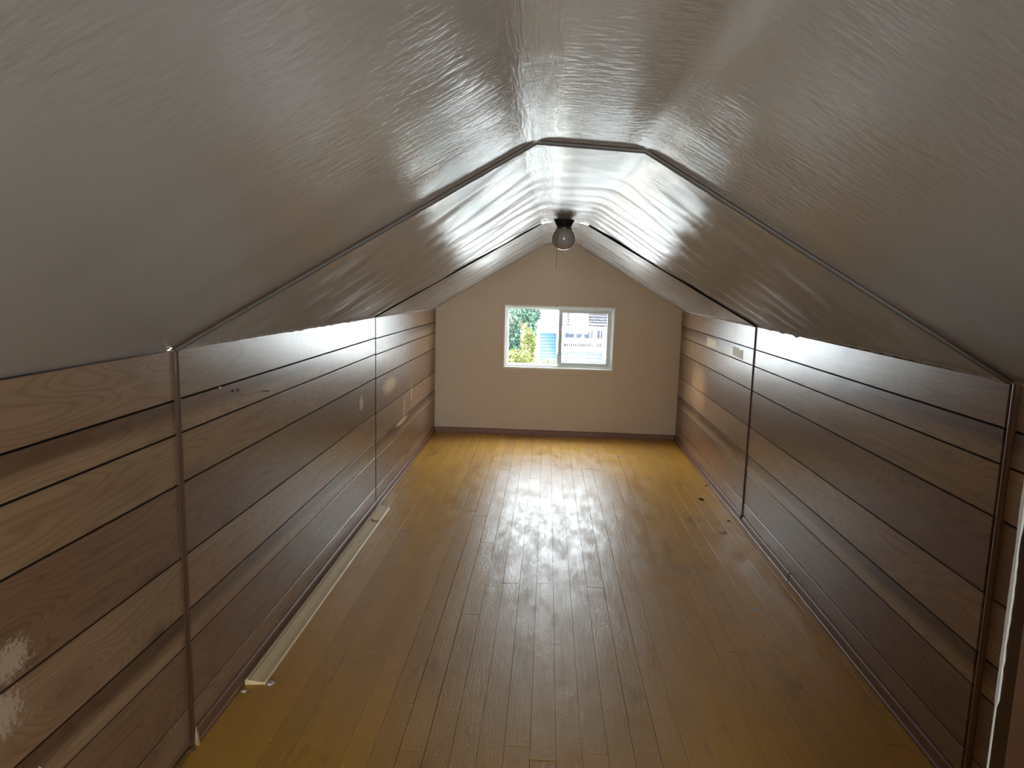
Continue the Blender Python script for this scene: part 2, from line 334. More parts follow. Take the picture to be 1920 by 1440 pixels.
# ------------------------------------------------------------------ mesh helpers
def obj(name, V, F, mat, parent=None, smooth=False, kind=None, loc=None):
    me = bpy.data.meshes.new(name); me.from_pydata([tuple(v) for v in V], [], F); me.update()
    if mat is not None: me.materials.append(MAT[mat] if isinstance(mat, (str, tuple)) else mat)
    if smooth:
        for p in me.polygons: p.use_smooth = True
    o = bpy.data.objects.new(name, me); COL.objects.link(o)
    if loc is not None: o.location = loc
    if parent is not None: o.parent = parent
    if kind: o['kind'] = kind
    return o
def empty(name, loc=(0, 0, 0), kind=None):
    o = bpy.data.objects.new(name, None); COL.objects.link(o); o.location = loc; o.empty_display_size = 0.1
    if kind: o['kind'] = kind
    return o
def tag(o, label, cat, group=None):
    o['label'] = label; o['category'] = cat
    if group: o['group'] = group
    return o
class G:
    def __init__(s): s.V = []; s.F = []
    def add(s, V, F):
        n = len(s.V); s.V += [tuple(v) for v in V]; s.F += [tuple(i+n for i in f) for f in F]; return s
    def box(s, x0, x1, y0, y1, z0, z1):
        V = [(x, y, z) for z in (z0, z1) for y in (y0, y1) for x in (x0, x1)]
        return s.add(V, [(0, 2, 3, 1), (4, 5, 7, 6), (0, 1, 5, 4), (2, 6, 7, 3), (0, 4, 6, 2), (1, 3, 7, 5)])
    def loft(s, A, B):                 # two closed rings of equal length
        n = len(A)
        return s.add(list(A)+list(B), [tuple(range(n))[::-1], tuple(range(n, 2*n))] + [(i, (i+1) % n, n+(i+1) % n, n+i) for i in range(n)])
    def rings(s, R, caps=True):
        n = len(R[0]); V = [v for r in R for v in r]; F = []
        for k in range(len(R)-1):
            F += [(k*n+i, k*n+(i+1) % n, (k+1)*n+(i+1) % n, (k+1)*n+i) for i in range(n)]
        if caps: F += [tuple(range(n))[::-1], tuple(range((len(R)-1)*n, len(R)*n))]
        return s.add(V, F)
    def lathe(s, prof, c=(0, 0, 0), n=24):
        return s.rings([[(c[0]+r*math.cos(2*PI*i/n), c[1]+r*math.sin(2*PI*i/n), c[2]+z) for i in range(n)] for r, z in prof])
    def tube(s, pts, r, n=8):
        R = []
        for k, p in enumerate(pts):
            p = Vector(p); a = Vector(pts[max(0, k-1)]); b = Vector(pts[min(len(pts)-1, k+1)]); t = (b-a).normalized()
            q = t.cross(Vector((0.3, 0.2, 1)) if abs(t.z) < .9 else Vector((1, 0.2, 0))).normalized(); w_ = t.cross(q)
            R.append([p + q*(r*math.cos(2*PI*i/n)) + w_*(r*math.sin(2*PI*i/n)) for i in range(n)])
        return s.rings(R)
    def o(s, name, mat, parent=None, **k):
        return obj(name, s.V, s.F, mat, parent, **k)
def lerp(a, b, t): return a+(b-a)*t
def table(T, y):
    if y <= T[0][0]: return T[0][1]
    for (a, p), (b, q) in zip(T, T[1:]):
        if y <= b: return lerp(p, q, (y-a)/(b-a))
    return T[-1][1]
ZL = [(-1.7, 1.290), (2.43, 1.288), (4.88, 1.270), (7.32, 1.240)]      # height of the knee wall tops
ZR = [(-1.7, 1.268), (2.43, 1.268), (3.2, 1.278), (7.32, 1.280)]
BL = [(-1.7, (-0.047, 1.896)), (2.44, (-0.047, 1.896)), (4.88, (-0.036, 1.886)), (7.32, (-0.043, 1.880))]
BR = [(-1.7, (0.258, 1.877)), (2.44, (0.258, 1.877)), (4.88, (0.221, 1.882)), (7.32, (0.240, 1.896))]
def tb2(T, y): return (table([(a, p[0]) for a, p in T], y), table([(a, p[1]) for a, p in T], y))

# ------------------------------------------------------------------ floor
fl = G().box(XL-0.06, XR+0.08, NEAR-0.1, D+0.15, -0.06, -0.013).o('floor', 'subfloor', kind='structure')
PITCHB = 0.0845; X0B = 0.0745
known = {-3: [2.515], -6: [2.481], 1: [2.519], -7: [4.351], -5: [4.346], -4: [3.753], -1: [3.813, 5.631], 2: [3.796], -8: [6.171], 3: [4.45]}
k0 = math.floor((XL-X0B)/PITCHB); k1 = math.ceil((XR+0.02-X0B)/PITCHB)
rb = random.Random(5)
for k in range(k0, k1):
    xa, xb = max(X0B+k*PITCHB, XL-0.012), min(X0B+(k+1)*PITCHB, XR+0.025)
    if xb-xa < 0.012: continue
    cuts = sorted(known.get(k, []))
    ys = [NEAR-0.02] + cuts + [D+0.06]
    cand = NEAR+rb.uniform(0.4, 2.0)
    while cand < D-0.25:
        if all(abs(cand-c) > 0.55 for c in ys): ys.append(cand)
        cand += rb.uniform(0.9, 2.3)
    ys.sort()
    for ya, yb in zip(ys, ys[1:]):
        g = 0.0003+rb.random()**3*0.0011; zt = rb.uniform(-0.0008, 0.0006); ti = rb.uniform(-0.0005, 0.0005); c = 0.0004
        a, b = xa+g, xb-g
        P = [(a, -0.012), (b, -0.012), (b, zt+ti-c), (b-c, zt+ti), ((a+b)/2, zt+rb.uniform(-.0002, .0004)), (a+c, zt-ti), (a, zt-ti-c)]
        G().loft([(x, ya+0.0006, z) for x, z in P], [(x, yb-0.0006, z) for x, z in P]).o('floor_board', 'floor', fl)

# ------------------------------------------------------------------ side walls: backing sheet and grooved strips
GROOVES = [1.131, 1.027, 0.872, 0.640, 0.457, 0.350, 0.142]
SHEETS = [(NEAR, -0.002), (0.002, 2.434), (2.446, 4.876), (4.884, D)]
for side, X, s, ZT in (('left', XL, -1, ZL), ('right', XR, 1, ZR)):
    t0, t1 = table(ZT, NEAR), table(ZT, D)
    wl = G().loft([(X+s*0.006, NEAR-0.1, -0.05), (X+s*0.05, NEAR-0.1, -0.05), (X+s*0.05, NEAR-0.1, t0-0.004), (X+s*0.006, NEAR-0.1, t0-0.004)],
                  [(X+s*0.006, D+0.1, -0.05), (X+s*0.05, D+0.1, -0.05), (X+s*0.05, D+0.1, t1-0.004), (X+s*0.006, D+0.1, t1-0.004)]).o('wall_'+side, 'dark', kind='structure')
    for si, (ya, yb) in enumerate(SHEETS):
        dz = [0, 0, 0, -0.004 if side == 'left' else 0.0][si]
        zs = [None]+[z+dz for z in GROOVES]+[0.012]
        for i in range(8):
            def ring(y):
                zt = table(ZT, y)-0.007 if i == 0 else zs[i]-0.0028
                zb = zs[i+1]+0.0028 if i < 7 else zs[i+1]
                if side == 'left' and si == 3:      # the far sheet runs a touch downhill
                    f = -0.020*(y-4.884)/2.44
                    zt += f if i else 0
                    zb += f if i < 7 else 0
                c = 0.0013
                return [(X+s*0.0062, y, zb), (X+s*c, y, zb), (X, y, zb+c), (X, y, zt-c), (X+s*c, y, zt), (X+s*0.0062, y, zt)]
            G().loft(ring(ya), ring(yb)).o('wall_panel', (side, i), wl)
    # ragged remnant of plaster and caulk where the ceiling meets the panelling
    V = []; F = []; n = 320
    rr = random.Random(11+s)
    for k in range(n+1):
        y = lerp(2.47 if side == 'left' else 1.5, D-0.02, k/n); zt = table(ZT, y)
        big = 1.0 if (side == 'right' and 2.7 < y < 4.6) or (side == 'left' and 3.4 < y < 4.8) else 0.45
        h = 0.003+big*0.016*max(0.0, mnoise.noise(Vector((y*9, s*3.0, 0)))+0.25*mnoise.noise(Vector((y*40, s, 4)))) 
        dpt = 0.002+0.006*big*abs(mnoise.noise(Vector((y*23, s*2.0, 7))))
        V += [(X-s*0.0005, y, zt+0.006), (X-s*dpt, y, zt-0.001), (X-s*dpt*0.8, y, zt-0.004-h*0.5), (X-s*0.0002, y, zt-0.006-h)]
    for k in range(n):
        for j in range(3): F.append((k*4+j, k*4+j+1, k*4+j+5, k*4+j+4))
    obj('plaster_edge', V, F, 'plaster', wl, kind='stuff')

# ------------------------------------------------------------------ far and near gable walls
def gable(name, y0, y1, win, mat, yz):
    zl, zr, bl, br = table(ZL, yz), table(ZR, yz), tb2(BL, yz), tb2(BR, yz)
    x0, x1, z0, z1 = win; a, b = XL-0.05, XR+0.05
    g = G(); g.box(a, b, y0, y1, -0.05, z0); e = 0.05
    ztop = max(z1, zl+0.02, zr+0.02)
    g.box(a, x0, y0, y1, z0, z1); g.box(x1, b, y0, y1, z0, z1)
    P = [(a, z1), (x0, z1), (x1, z1), (b, z1)]
    if zr+e > z1: P += [(b, zr+e)]
    P += [(br[0], br[1]+e), (bl[0], bl[1]+e)]
    if zl+e > z1: P += [(a, zl+e)]
    g.loft([(x, y0, z) for x, z in P], [(x, y1, z) for x, z in P])
    return g.o(name, mat, kind='structure')
wf = gable('wall_far', D, D+0.10, WIN, 'farwall', D)
wn = gable('wall_near', NEAR-0.10, NEAR, BWIN, 'nearwall', NEAR)

# ------------------------------------------------------------------ ceiling: three lengths of sheet, each bent over knee - slope - flat - slope - knee
def poly_at(P, L, s):
    for i in range(len(L)-1):
        if s <= L[i+1] or i == len(L)-2:
            t = (s-L[i])/(L[i+1]-L[i]); return Vector(P[i]).lerp(Vector(P[i+1]), t)
def profile(y):
    zl, zr, bl, br = table(ZL, y), table(ZR, y), tb2(BL, y), tb2(BR, y)
    k0_, k1_ = Vector((XL, zl)), Vector((XR, zr)); b0, b1 = Vector(bl), Vector(br)
    e0 = k0_ + (k0_-b0).normalized()*0.05; e1 = k1_ + (k1_-b1).normalized()*0.05
    P = [e0, b0, b1, e1]; L = [0.0]
    for a, b in zip(P, P[1:]): L.append(L[-1]+(b-a).length)
    return P, L
ceil_root = empty('ceiling', (0, 0, 0), 'structure')
def section(ya, yb, ny, nx, wave, seed, rad, drop=0.0, name='ceiling_sheet'):
    V = []; UL = []; UR = []
    for j in range(ny+1):
        y = lerp(ya, yb, j/ny); P, L = profile(y)
        for i in range(nx+1):
            s = L[-1]*i/nx
            acc = Vector((0, 0)); 
            for q in (-1, -0.5, 0, 0.5, 1): acc += poly_at(P, L, min(max(s+q*rad, 0), L[-1]))
            p = acc/5; t = (poly_at(P, L, min(s+0.03, L[-1]))-poly_at(P, L, max(s-0.03, 0))).normalized(); nrm = Vector((t.y, -t.x))
            sl, sr = s-L[1], s-L[2]
            h = 0.0
            for (amp, fs, fy, sk, z) in wave:
                ds = max(0.0, -sl)+max(0.0, sr)
                h += amp*mnoise.noise(Vector((s*fs, (y-sk*ds)*fy, seed+z)))
            edge = min(1.0, min(s, L[-1]-s)/0.12)
            h = h*edge*(0.30+0.70*min(1.0, ds/0.16)) + 0.0025*math.exp(-(sl/0.045)**2) + 0.002*math.exp(-(sr/0.045)**2)
            p = p + nrm*(h+drop*edge)
            V.append((p.x, y, p.y)); UL.append((sl, y)); UR.append((sr, y))
    F = [(j*(nx+1)+i, j*(nx+1)+i+1, (j+1)*(nx+1)+i+1, (j+1)*(nx+1)+i) for j in range(ny) for i in range(nx)]
    o = obj(name, V, F, 'ceiling', ceil_root, smooth=True)
    for nm, U in (('fromleft', UL), ('fromright', UR)):
        uv = o.data.uv_layers.new(name=nm)
        buf = [0.0]*(2*len(o.data.loops))
        for l in o.data.loops: buf[2*l.index], buf[2*l.index+1] = U[l.vertex_index]
        uv.data.foreach_set('uv', buf)
    return o
section(NEAR-0.1, 2.428, 120, 120, [(0.0035, 1.0, 1.6, 0.2, 0.0), (0.0034, 1.8, 5.0, 0.3, 5.0)], 3.0, 0.03)
section(2.429, 4.873, 120, 130, [(0.0042, 1.1, 2.6, 0.25, 0.0), (0.0060, 3.2, 6.0, 0.55, 5.0), (0.0024, 5.0, 11.0, 0.55, 9.0)], 11.0, 0.03)
section(4.8735, D+0.05, 90, 110, [(0.0040, 0.8, 1.2, 0.0, 0.0), (0.0007, 2.0, 4.0, 0.0, 5.0)], 23.0, 0.05)
# battens over the joints
def strip(name, y0, y1, proud, s0, s1, mat, ny=1, back=0.01):
    ym = (y0+y1)/2; P, L = profile(ym); R = []
    ss_ = [s0]+[x for x in L[1:3] if s0 < x < s1]+[s1]
    for s in ss_:
        p = poly_at(P, L, s); 
        a = poly_at(P, L, max(s-0.02, 0)); b = poly_at(P, L, min(s+0.02, L[-1])); t = (b-a).normalized(); nr = Vector((t.y, -t.x))
        ri = []
        for (y, h) in ((y0, -back), (y1, -back), (y1, proud*0.8), (y1-0.003, proud), (y0+0.003, proud), (y0, proud*0.8)):
            q = p + nr*h; ri.append((q.x, y, q.y))
        R.append(ri)
    return G().rings(R).o(name, mat, kind='structure')
P, L = profile(2.44); LT = L[-1]
strip('trim_1', 2.4365, 2.452, 0.0125, 0.05, LT-0.05, 'batten_shade')
strip('trim_2', 2.4240, 2.4366, 0.004, 0.05, LT-0.05, 'batten_dark')
P, L = profile(4.88); LT5 = L[-1]
strip('trim_3', 4.868, 4.886, 0.007, 0.045, L[1]-0.02, 'dark')
strip('trim_4', 4.866, 4.886, 0.009, L[2]+0.02, LT5-0.045, 'dark')
strip('trim_5', 4.870, 4.889, 0.001, L[1]-0.03, L[2]+0.03, 'batten_paint')

# vertical battens on the side walls
def halfround(x, y, z0, z1, r, s, n=8, flat=1.0):
    return [[(x-s*r*flat*math.sin(PI*i/n), y-r*math.cos(PI*i/n), z) for i in range(n+1)]+[(x+s*0.004, y+r, z), (x+s*0.004, y-r, z)] for z in (z0, z1)]
g = G(); A, B = halfround(XL+0.0, 2.446, 0.012, 1.275, 0.0075, -1); g.loft(A, B); t_ = g.o('trim_6', 'batten_thin', smooth=False, kind='structure')
G().box(XL-0.003, XL+0.005, 2.4275, 2.4390, 0.012, 1.280).o('trim_7', 'batten_dark', kind='structure')
g = G(); A, B = halfround(XR, 2.412, 0.05, 1.262, 0.0115, 1); g.loft(A, B); g.o('trim_8', 'batten_brown', kind='structure')
G().box(XL-0.004, XL+0.002, 4.8755, 4.8845, 0.05, 1.262).o('trim_9', 'dark', kind='structure')
g = G(); A, B = halfround(XR, 4.876, 0.052, 1.272, 0.010, 1, 6, 0.8); g.loft(A, B)
g.box(XR-0.020, XR, 4.858, 4.884, 0.036, 0.060); g.o('trim_10', 'batten_dark', kind='structure')

# ------------------------------------------------------------------ baseboards
def base(name, X, s, ya, yb, mat, parent=None, zt=0.055, th=0.014):
    P = [(0.0, 0.0), (th+0.004, 0.0), (th+0.004, 0.012), (th, 0.016), (th, zt-0.012), (th-0.002, zt-0.004), (th-0.007, zt), (0.0, zt)]
    R = []; n = max(2, int((yb-ya)/0.4))
    for k in range(n+1):
        y = lerp(ya, yb, k/n); j = 0.0012*mnoise.noise(Vector((y*1.5, s*7, 0)))
        R.append([(X-s*(a+(j if a else 0)), y, z+(0.0002 if z == 0 else 0)) for a, z in P])
    return G().rings(R).o(name, mat, parent, kind=None if parent else 'structure')
base('baseboard_left', XL, -1, 2.462, D, 'base_brown')
br_ = base('baseboard_right', XR, 1, 3.955, D, 'base_brown')
base('baseboard_length', XR, 1, NEAR, 3.945, 'base_brown', br_)
g = G(); P = [(0.0, 0.0), (0.018, 0.0), (0.018, 0.011), (0.013, 0.015), (0.013, 0.050), (0.010, 0.056), (0.0, 0.058)]
g.rings([[(x, D-a, z+zo) for a, z in P] for x, zo in ((XL+0.018, 0.0002), (0.1, -0.0005), (XR-0.018, -0.002))]).o('baseboard_far', 'base_far', kind='structure')
# gap with lint where the left baseboard is missing, and the splintered end
rr = random.Random(3); V = []; F = []
for k in range(90):
    y = rr.uniform(2.20, 2.452); x = XL+rr.uniform(0.001, 0.020); z = rr.uniform(0.0, 0.028)*(1-(x-XL)/0.024); a = rr.uniform(0.002, 0.006)
    b = len(V); V += [(x+rr.uniform(-a, a), y+rr.uniform(-a, a), abs(z+rr.uniform(-a, a))) for _ in range(4)]; F += [(b, b+1, b+2), (b, b+2, b+3), (b, b+1, b+3), (b+1, b+2, b+3)]
tag(obj('lint_clump', V, F, 'dirt', kind='stuff'), 'grey lint and dirt packed in the gap at the broken end of the left baseboard', 'dirt')
V = [(XL+0.004, 2.452, 0.001), (XL+0.022, 2.446, 0.001), (XL+0.020, 2.460, 0.001), (XL+0.006, 2.464, 0.001), (XL+0.006, 2.452, 0.030), (XL+0.017, 2.448, 0.022), (XL+0.015, 2.459, 0.036), (XL+0.005, 2.461, 0.064), (XL+0.010, 2.455, 0.050)]
tag(obj('wood_splinter', V, [(0, 3, 2, 1), (0, 1, 5, 4), (1, 2, 6, 5), (2, 3, 7, 6), (3, 0, 4, 7), (4, 5, 8), (5, 6, 8), (6, 7, 8), (7, 4, 8)], 'splinter'),
    'pale raw wood splinter at the near end of the left baseboard', 'splinter')

# ------------------------------------------------------------------ door leaf folded out from the right wall, seen at the right edge
dx = 0.745; dy = 1.50
dr = G().box(dx+0.004, XR-0.002, dy-0.018, dy+0.018, 0.006, 1.24).o('door_1', 'doorwood', kind='structure')
V = []; F = []; n = 90
for k in range(n+1):
    z = lerp(0.008, 1.238, k/n); a = 0.0042+0.0035*mnoise.noise(Vector((z*14, 0, 0)))+0.002*mnoise.noise(Vector((z*50, 3, 0)))
    a = max(a, 0.0008)
    a = a if mnoise.noise(Vector((z*7, 5, 1))) > -0.12 else 0.0004
    V += [(dx+0.0045, dy+0.0165-1.3*a, z), (dx+0.0030-a*.3, dy+0.0172-a, z), (dx+0.0022-a*.4, dy+0.0188, z), (dx+0.0060, dy+0.0190, z)]
for k in range(n):
    for j in range(3): F.append((k*4+j, k*4+j+4, k*4+j+5, k*4+j+1))
e_ = obj('edge_paint', V, F, 'white', dr); e_['label'] = 'chipped white paint along the door edge'
for z in (0.25, 0.95): G().box(XR-0.012, XR-0.0005, dy-0.03, dy-0.016, z, z+0.08).o('hinge', 'metal', dr)

# ------------------------------------------------------------------ far window: horizontal slider
x0, x1, z0, z1 = WIN
wi = empty('window_1', ((x0+x1)/2, D, z0), 'structure'); off = Vector(wi.location)
def wbox(name, mat, a, b, c, d, e, f, parent=wi, sub=None):
    ox = off if sub is None else off
    return G().box(a-ox.x, b-ox.x, c-ox.y, d-ox.y, e-ox.z, f-ox.z).o(name, mat, parent)
t = 0.010
wbox('liner_board', 'liner', x0-0.004, x0+t, D-0.004, D+0.10, z0-0.004, z1+0.004)
wbox('liner_board', 'liner', x1-t, x1+0.004, D-0.004, D+0.10, z0-0.004, z1+0.004)
wbox('liner_board', 'liner', x0+t, x1-t, D-0.004, D+0.10, z0-0.004, z0+t)
wbox('liner_board', 'liner', x0+t, x1-t, D-0.004, D+0.10, z1-t, z1+0.004)
a0, a1, c0, c1 = x0+t, x1-t, z0+t, z1-t; fw_ = 0.018; y0, y1 = D+0.035, D+0.095
g = G()
for (p, q, r_, s_) in ((a0, a0+fw_, c0, c1), (a1-fw_, a1, c0, c1), (a0+fw_, a1-fw_, c0, c0+fw_), (a0+fw_, a1-fw_, c1-fw_, c1)):
    g.box(p-off.x, q-off.x, y0-off.y, y1-off.y, r_-off.z, s_-off.z)
for (r_, s_) in ((c0+fw_, c0+fw_+0.006), (c1-fw_-0.006, c1-fw_)):
    g.box(a0+fw_-off.x, a1-fw_-off.x, y0+0.022-off.y, y0+0.027-off.y, r_-off.z, s_-off.z)
g.o('window_frame', 'vinyl', wi)
mx_ = at(1047.5, 640, D+0.06).x
b0, b1, d0, d1 = a0+fw_, a1-fw_, c0+fw_, c1-fw_
# fixed left light
g = G(); bd = 0.010
for (p, q, r_, s_) in ((b0, b0+bd, d0, d1), (b0+bd, mx_, d0, d0+bd), (b0+bd, mx_, d1-bd, d1)):
    g.box(p-off.x, q-off.x, y0+0.034-off.y, y1-0.004-off.y, r_-off.z, s_-off.z)
g.o('fixed_bead', 'vinyl', wi)
wbox('pane', 'glass', b0+bd-0.002, mx_+0.004, D+0.078, D+0.081, d0+bd-0.002, d1-bd+0.002)
# sliding right sash, nearer the room
sf = 0.030
g = G(); sy0, sy1 = D+0.040, D+0.062
for (p, q, r_, s_) in ((mx_-0.004, mx_+0.026, d0, d1), (b1-sf, b1, d0, d1), (mx_+0.026, b1-sf, d0, d0+sf), (mx_+0.026, b1-sf, d1-sf, d1)):
    g.box(p-off.x, q-off.x, sy0-off.y, sy1-off.y, r_-off.z, s_-off.z)
    g.box(max(p-0.004, mx_-0.004)-off.x, min(q+0.004, b1)-off.x, sy0+0.006-off.y, sy1-0.004-off.y, max(r_-0.004, d0)-off.z, min(s_+0.004, d1)-off.z)
sash = g.o('sash', 'sash', wi)
wbox('pane', 'glass', mx_+0.024, b1-sf+0.002, D+0.050, D+0.053, d0+sf-0.002, d1-sf+0.002, sash).location = (0, 0, 0)
g = G().box(mx_-0.016-off.x, mx_-0.003-off.x, D+0.030-off.y, D+0.050-off.y, 0.045, 0.150)
g.box(mx_-0.006-off.x, mx_+0.010-off.x, D+0.026-off.y, D+0.040-off.y, 0.050, 0.072)
g.o('latch', 'metal', sash)
for u in (968, 1117):
    p = at(u, 577, D-0.006)
    q = G().tube([(p.x-off.x-0.012, -0.002, z1-0.006-off.z), (p.x-off.x-0.010, -0.012, z1-0.016-off.z), (p.x-off.x, -0.016, z1-0.020-off.z), (p.x-off.x+0.010, -0.012, z1-0.016-off.z), (p.x-off.x+0.012, -0.002, z1-0.006-off.z)], 0.0025, 6)
    q.o('curtain_hook', 'metal', wi)
for (u, v) in ((1044.5, 574), (1149, 579)):
    p = at(u, v, D-0.005); G().box(p.x-0.004-off.x, p.x+0.004-off.x, -0.010, 0.002, p.z-0.005-off.z, p.z+0.005-off.z).o('nail_head', 'iron', wi)
# window behind the camera
x0, x1, z0, z1 = BWIN
g = G(); f_ = 0.05
for (p, q, r_, s_) in ((x0, x0+f_, z0, z1), (x1-f_, x1, z0, z1), (x0+f_, x1-f_, z0, z0+f_), (x0+f_, x1-f_, z1-f_, z1), (0.45, 0.50, z0+f_, z1-f_)):
    g.box(p, q, NEAR-0.09, NEAR-0.03, r_, s_)
w2 = g.o('window_2', 'vinyl', kind='structure')
for p, q in ((x0+f_, 0.45), (0.50, x1-f_)): G().box(p-.003, q+.003, NEAR-0.062, NEAR-0.058, z0+f_-.003, z1-f_+.003).o('pane', 'glass', w2)

# ------------------------------------------------------------------ ceiling light
cx, cy, cz = 0.083, 4.75, 1.777
lt = empty('ceiling_light', (cx, cy, 1.886)); tag(lt, 'round opal glass globe light with black canopy and pull cord hanging from the ceiling', 'light')
G().lathe([(0.002, 0.004), (0.062, 0.004), (0.063, -0.004), (0.056, -0.014), (0.045, -0.036), (0.042, -0.040), (0.002, -0.040)], n=24).o('canopy', 'black', lt, smooth=False)
G().lathe([(0.002, -0.038), (0.043, -0.038), (0.0445, -0.043), (0.043, -0.047), (0.043, -0.056), (0.0445, -0.060), (0.041, -0.061), (0.002, -0.061)], n=24).o('fitter', 'chrome', lt, smooth=False)
R0 = 0.071; pr = []
for k in range(0, 25):
    th = math.radians(31+k*(149/24.0)); pr.append((max(R0*math.sin(th), 0.0008), -0.109+R0*math.cos(th)*0.985))
G().lathe([(0.002, pr[0][1]+0.006), (0.036, pr[0][1]+0.006)]+pr, n=36).o('globe', 'globe', lt, smooth=True)
for a in (2.6, 4.7, 0.4):
    d = Vector((math.cos(a), math.sin(a), 0)); G().tube([d*0.040+Vector((0, 0, -0.051)), d*0.056+Vector((0, 0, -0.051))], 0.0028, 8).o('thumb_screw', 'chrome', lt)
pc = at(1046.5, 428, cy-0.075)-Vector(lt.location)
G().tube([(pc.x+0.004, -0.035, -0.036), (pc.x+0.002, -0.070, -0.048), (pc.x, -0.076, -0.075), (pc.x-0.002, -0.076, -0.16), (pc.x-0.005, -0.076, -0.285)], 0.0011, 6).o('pull_cord', 'cord', lt)

# ------------------------------------------------------------------ loose moulding on the floor by the left baseboard
PR = [(0.0, 0.0), (0.074, 0.0), (0.074, 0.006), (0.070, 0.010), (0.058, 0.0105), (0.046, 0.0125), (0.030, 0.0175), (0.018, 0.0215), (0.010, 0.0205), (0.005, 0.0225), (0.0, 0.0185)]
def mold(t):
    x = lerp(-1.0755, -1.0745, t); y = lerp(2.795, 4.885, t)
    return [(x+a, y+(0.010*mnoise.noise(Vector((a*90, 0, 0)))+0.16*a if t == 0 else -0.05*a), b+0.0006) for a, b in PR]
mo = G().rings([mold(t) for t in (0, 0.08, 0.3, 0.55, 0.8, 0.97, 1)]).o('loose_moulding', 'pine')
tag(mo, 'long strip of bare pale pine moulding lying on the floor along the left baseboard', 'moulding')
st = simple('rust brown stain', (0.34, 0.17, 0.06), 0.5, 0.3)
p = [(-1.066, 4.560), (-1.012, 4.575), (-1.006, 4.610), (-1.030, 4.600), (-1.058, 4.612)]
def mz(x): 
    a = x+1.075
    for (a0_, b0_), (a1_, b1_) in zip(PR[:1:-1], PR[-2:0:-1]):
        if a0_ <= a <= a1_: return lerp(b0_, b1_, (a-a0_)/(a1_-a0_ or 1))
    return 0.011
bits = [(x, y) for x, y in p]
obj('stain', [(x, y, mz(x)+0.0016) for x, y in bits]+[(x, y, mz(x)+0.0004) for x, y in bits], [(0, 1, 2, 3, 4), (9, 8, 7, 6, 5)]+[(i, 5+i, 5+(i+1) % 5, (i+1) % 5) for i in range(5)], st, mo)['label'] = 'rust brown stain across the pale wood'

# ------------------------------------------------------------------ small things on walls and floor
def patch(name, mat, pts, X, s, label, cat, group=None, th=0.0006):
    n = len(pts); V = [(X-s*0.0004, y, z) for y, z in pts]+[(X-s*(0.0004+th), y, z) for y, z in pts]
    F = [tuple(range(n)), tuple(range(2*n-1, n-1, -1))]+[(i, n+i, n+(i+1) % n, (i+1) % n) for i in range(n)]
    return tag(obj(name, V, F, mat), label, cat, group)
patch('masking_tape', 'tape', [(6.205, 1.112), (5.885, 1.106), (5.878, 1.042), (6.04, 1.045), (6.20, 1.040)], XR, 1, 'square of yellowed masking tape high on the right wall, the one nearer the far wall', 'tape', 'masking tape on the right wall')
patch('masking_tape', 'tape', [(5.395, 1.108), (5.25, 1.106), (5.235, 1.096), (5.135, 1.104), (5.13, 1.040), (5.39, 1.046)], XR, 1, 'torn square of yellowed masking tape on the right wall, the one nearer the dark seam', 'tape', 'masking tape on the right wall')
patch('paper_scrap', 'white', [(1.835, 0.36), (1.795, 0.412), (1.775, 0.385), (1.72, 0.30), (1.80, 0.30)], XL, -1, 'white torn paper scrap on the left wall at the bottom corner of the view', 'paper', th=0.0015)
def nail(pts, r, label):
    tag(G().tube(pts, r, 6).o('nail', 'iron'), label, 'nail')
nail([(XL-0.004, 3.075, 1.060), (XL+0.035, 3.060, 1.066)], 0.0018, 'long thin nail sticking out of the second strip of the left wall')
def peg(y, z, label, r=0.0045):
    g = G(); g.rings([[(XL+h, y+q*r*math.cos(2*PI*i/8), z+q*r*math.sin(2*PI*i/8)) for i in range(8)] for h, q in ((-0.001, 1), (0.002, 1), (0.0032, 0.5))])
    tag(g.o('nail', 'iron'), label, 'nail')
peg(2.812, 1.102, 'dark nail head in the left wall, left one of a close pair')
peg(2.855, 1.099, 'dark nail head in the left wall, right one of a close pair')
g = G(); g.rings([[(XL+h, 2.717+q*0.004*math.cos(2*PI*i/8), 1.128+q*0.004*math.sin(2*PI*i/8)) for i in range(8)] for h, q in ((-0.001, 1), (0.003, 1), (0.004, 0.5))])
tag(g.o('wall_plug', 'cream'), 'small pale plug in the left wall above a pair of nail heads', 'plug')
rc = random.Random(21)
def chip(x, y, r, h, mat, label, elong=1.0, ang=0.0, name='paint_chip', cat='chip'):
    n = 7; A = []; B = []
    for i in range(n):
        a = 2*PI*i/n; q = r*rc.uniform(0.65, 1.2); px, py = q*math.cos(a)*elong, q*math.sin(a); c_, s_ = math.cos(ang), math.sin(ang)
        px, py = px*c_-py*s_, px*s_+py*c_
        A.append((px, py, 0.0008)); B.append((px*0.8, py*0.8, h*rc.uniform(0.6, 1.1)))
    g = G().loft(A, B); tag(g.o(name, mat, loc=(x, y, 0.0)), label, cat)
chip(0.690, 6.571, 0.020, 0.008, 'white', 'white paint chip alone on the yellow floor near the far wall', 1.3)
chip(1.147, 5.363, 0.016, 0.013, 'green', 'dark green bit of debris on the floor near the right wall', 1.1, name='debris_bit', cat='debris')
chip(1.139, 4.693, 0.016, 0.009, 'cream', 'cream paint chip on the floor by the right wall seam', 1.5, 0.4)
chip(1.262, 5.737, 0.010, 0.005, 'brownbit', 'small brown bit close to the right baseboard, farther of two', 1.2, name='debris_bit', cat='debris')
chip(1.227, 4.914, 0.009, 0.006, 'brownbit', 'small brown bit close to the right baseboard, nearest the dark seam', 1.2, name='debris_bit', cat='debris')
chip(1.266, 5.55, 0.010, 0.005, 'cream', 'tiny cream chip against the right baseboard', 1.2)
chip(1.023, 3.628, 0.011, 0.003, 'white', 'thin white flake on the floor in the right foreground', 1.8, 0.3, name='paint_flake', cat='chip')
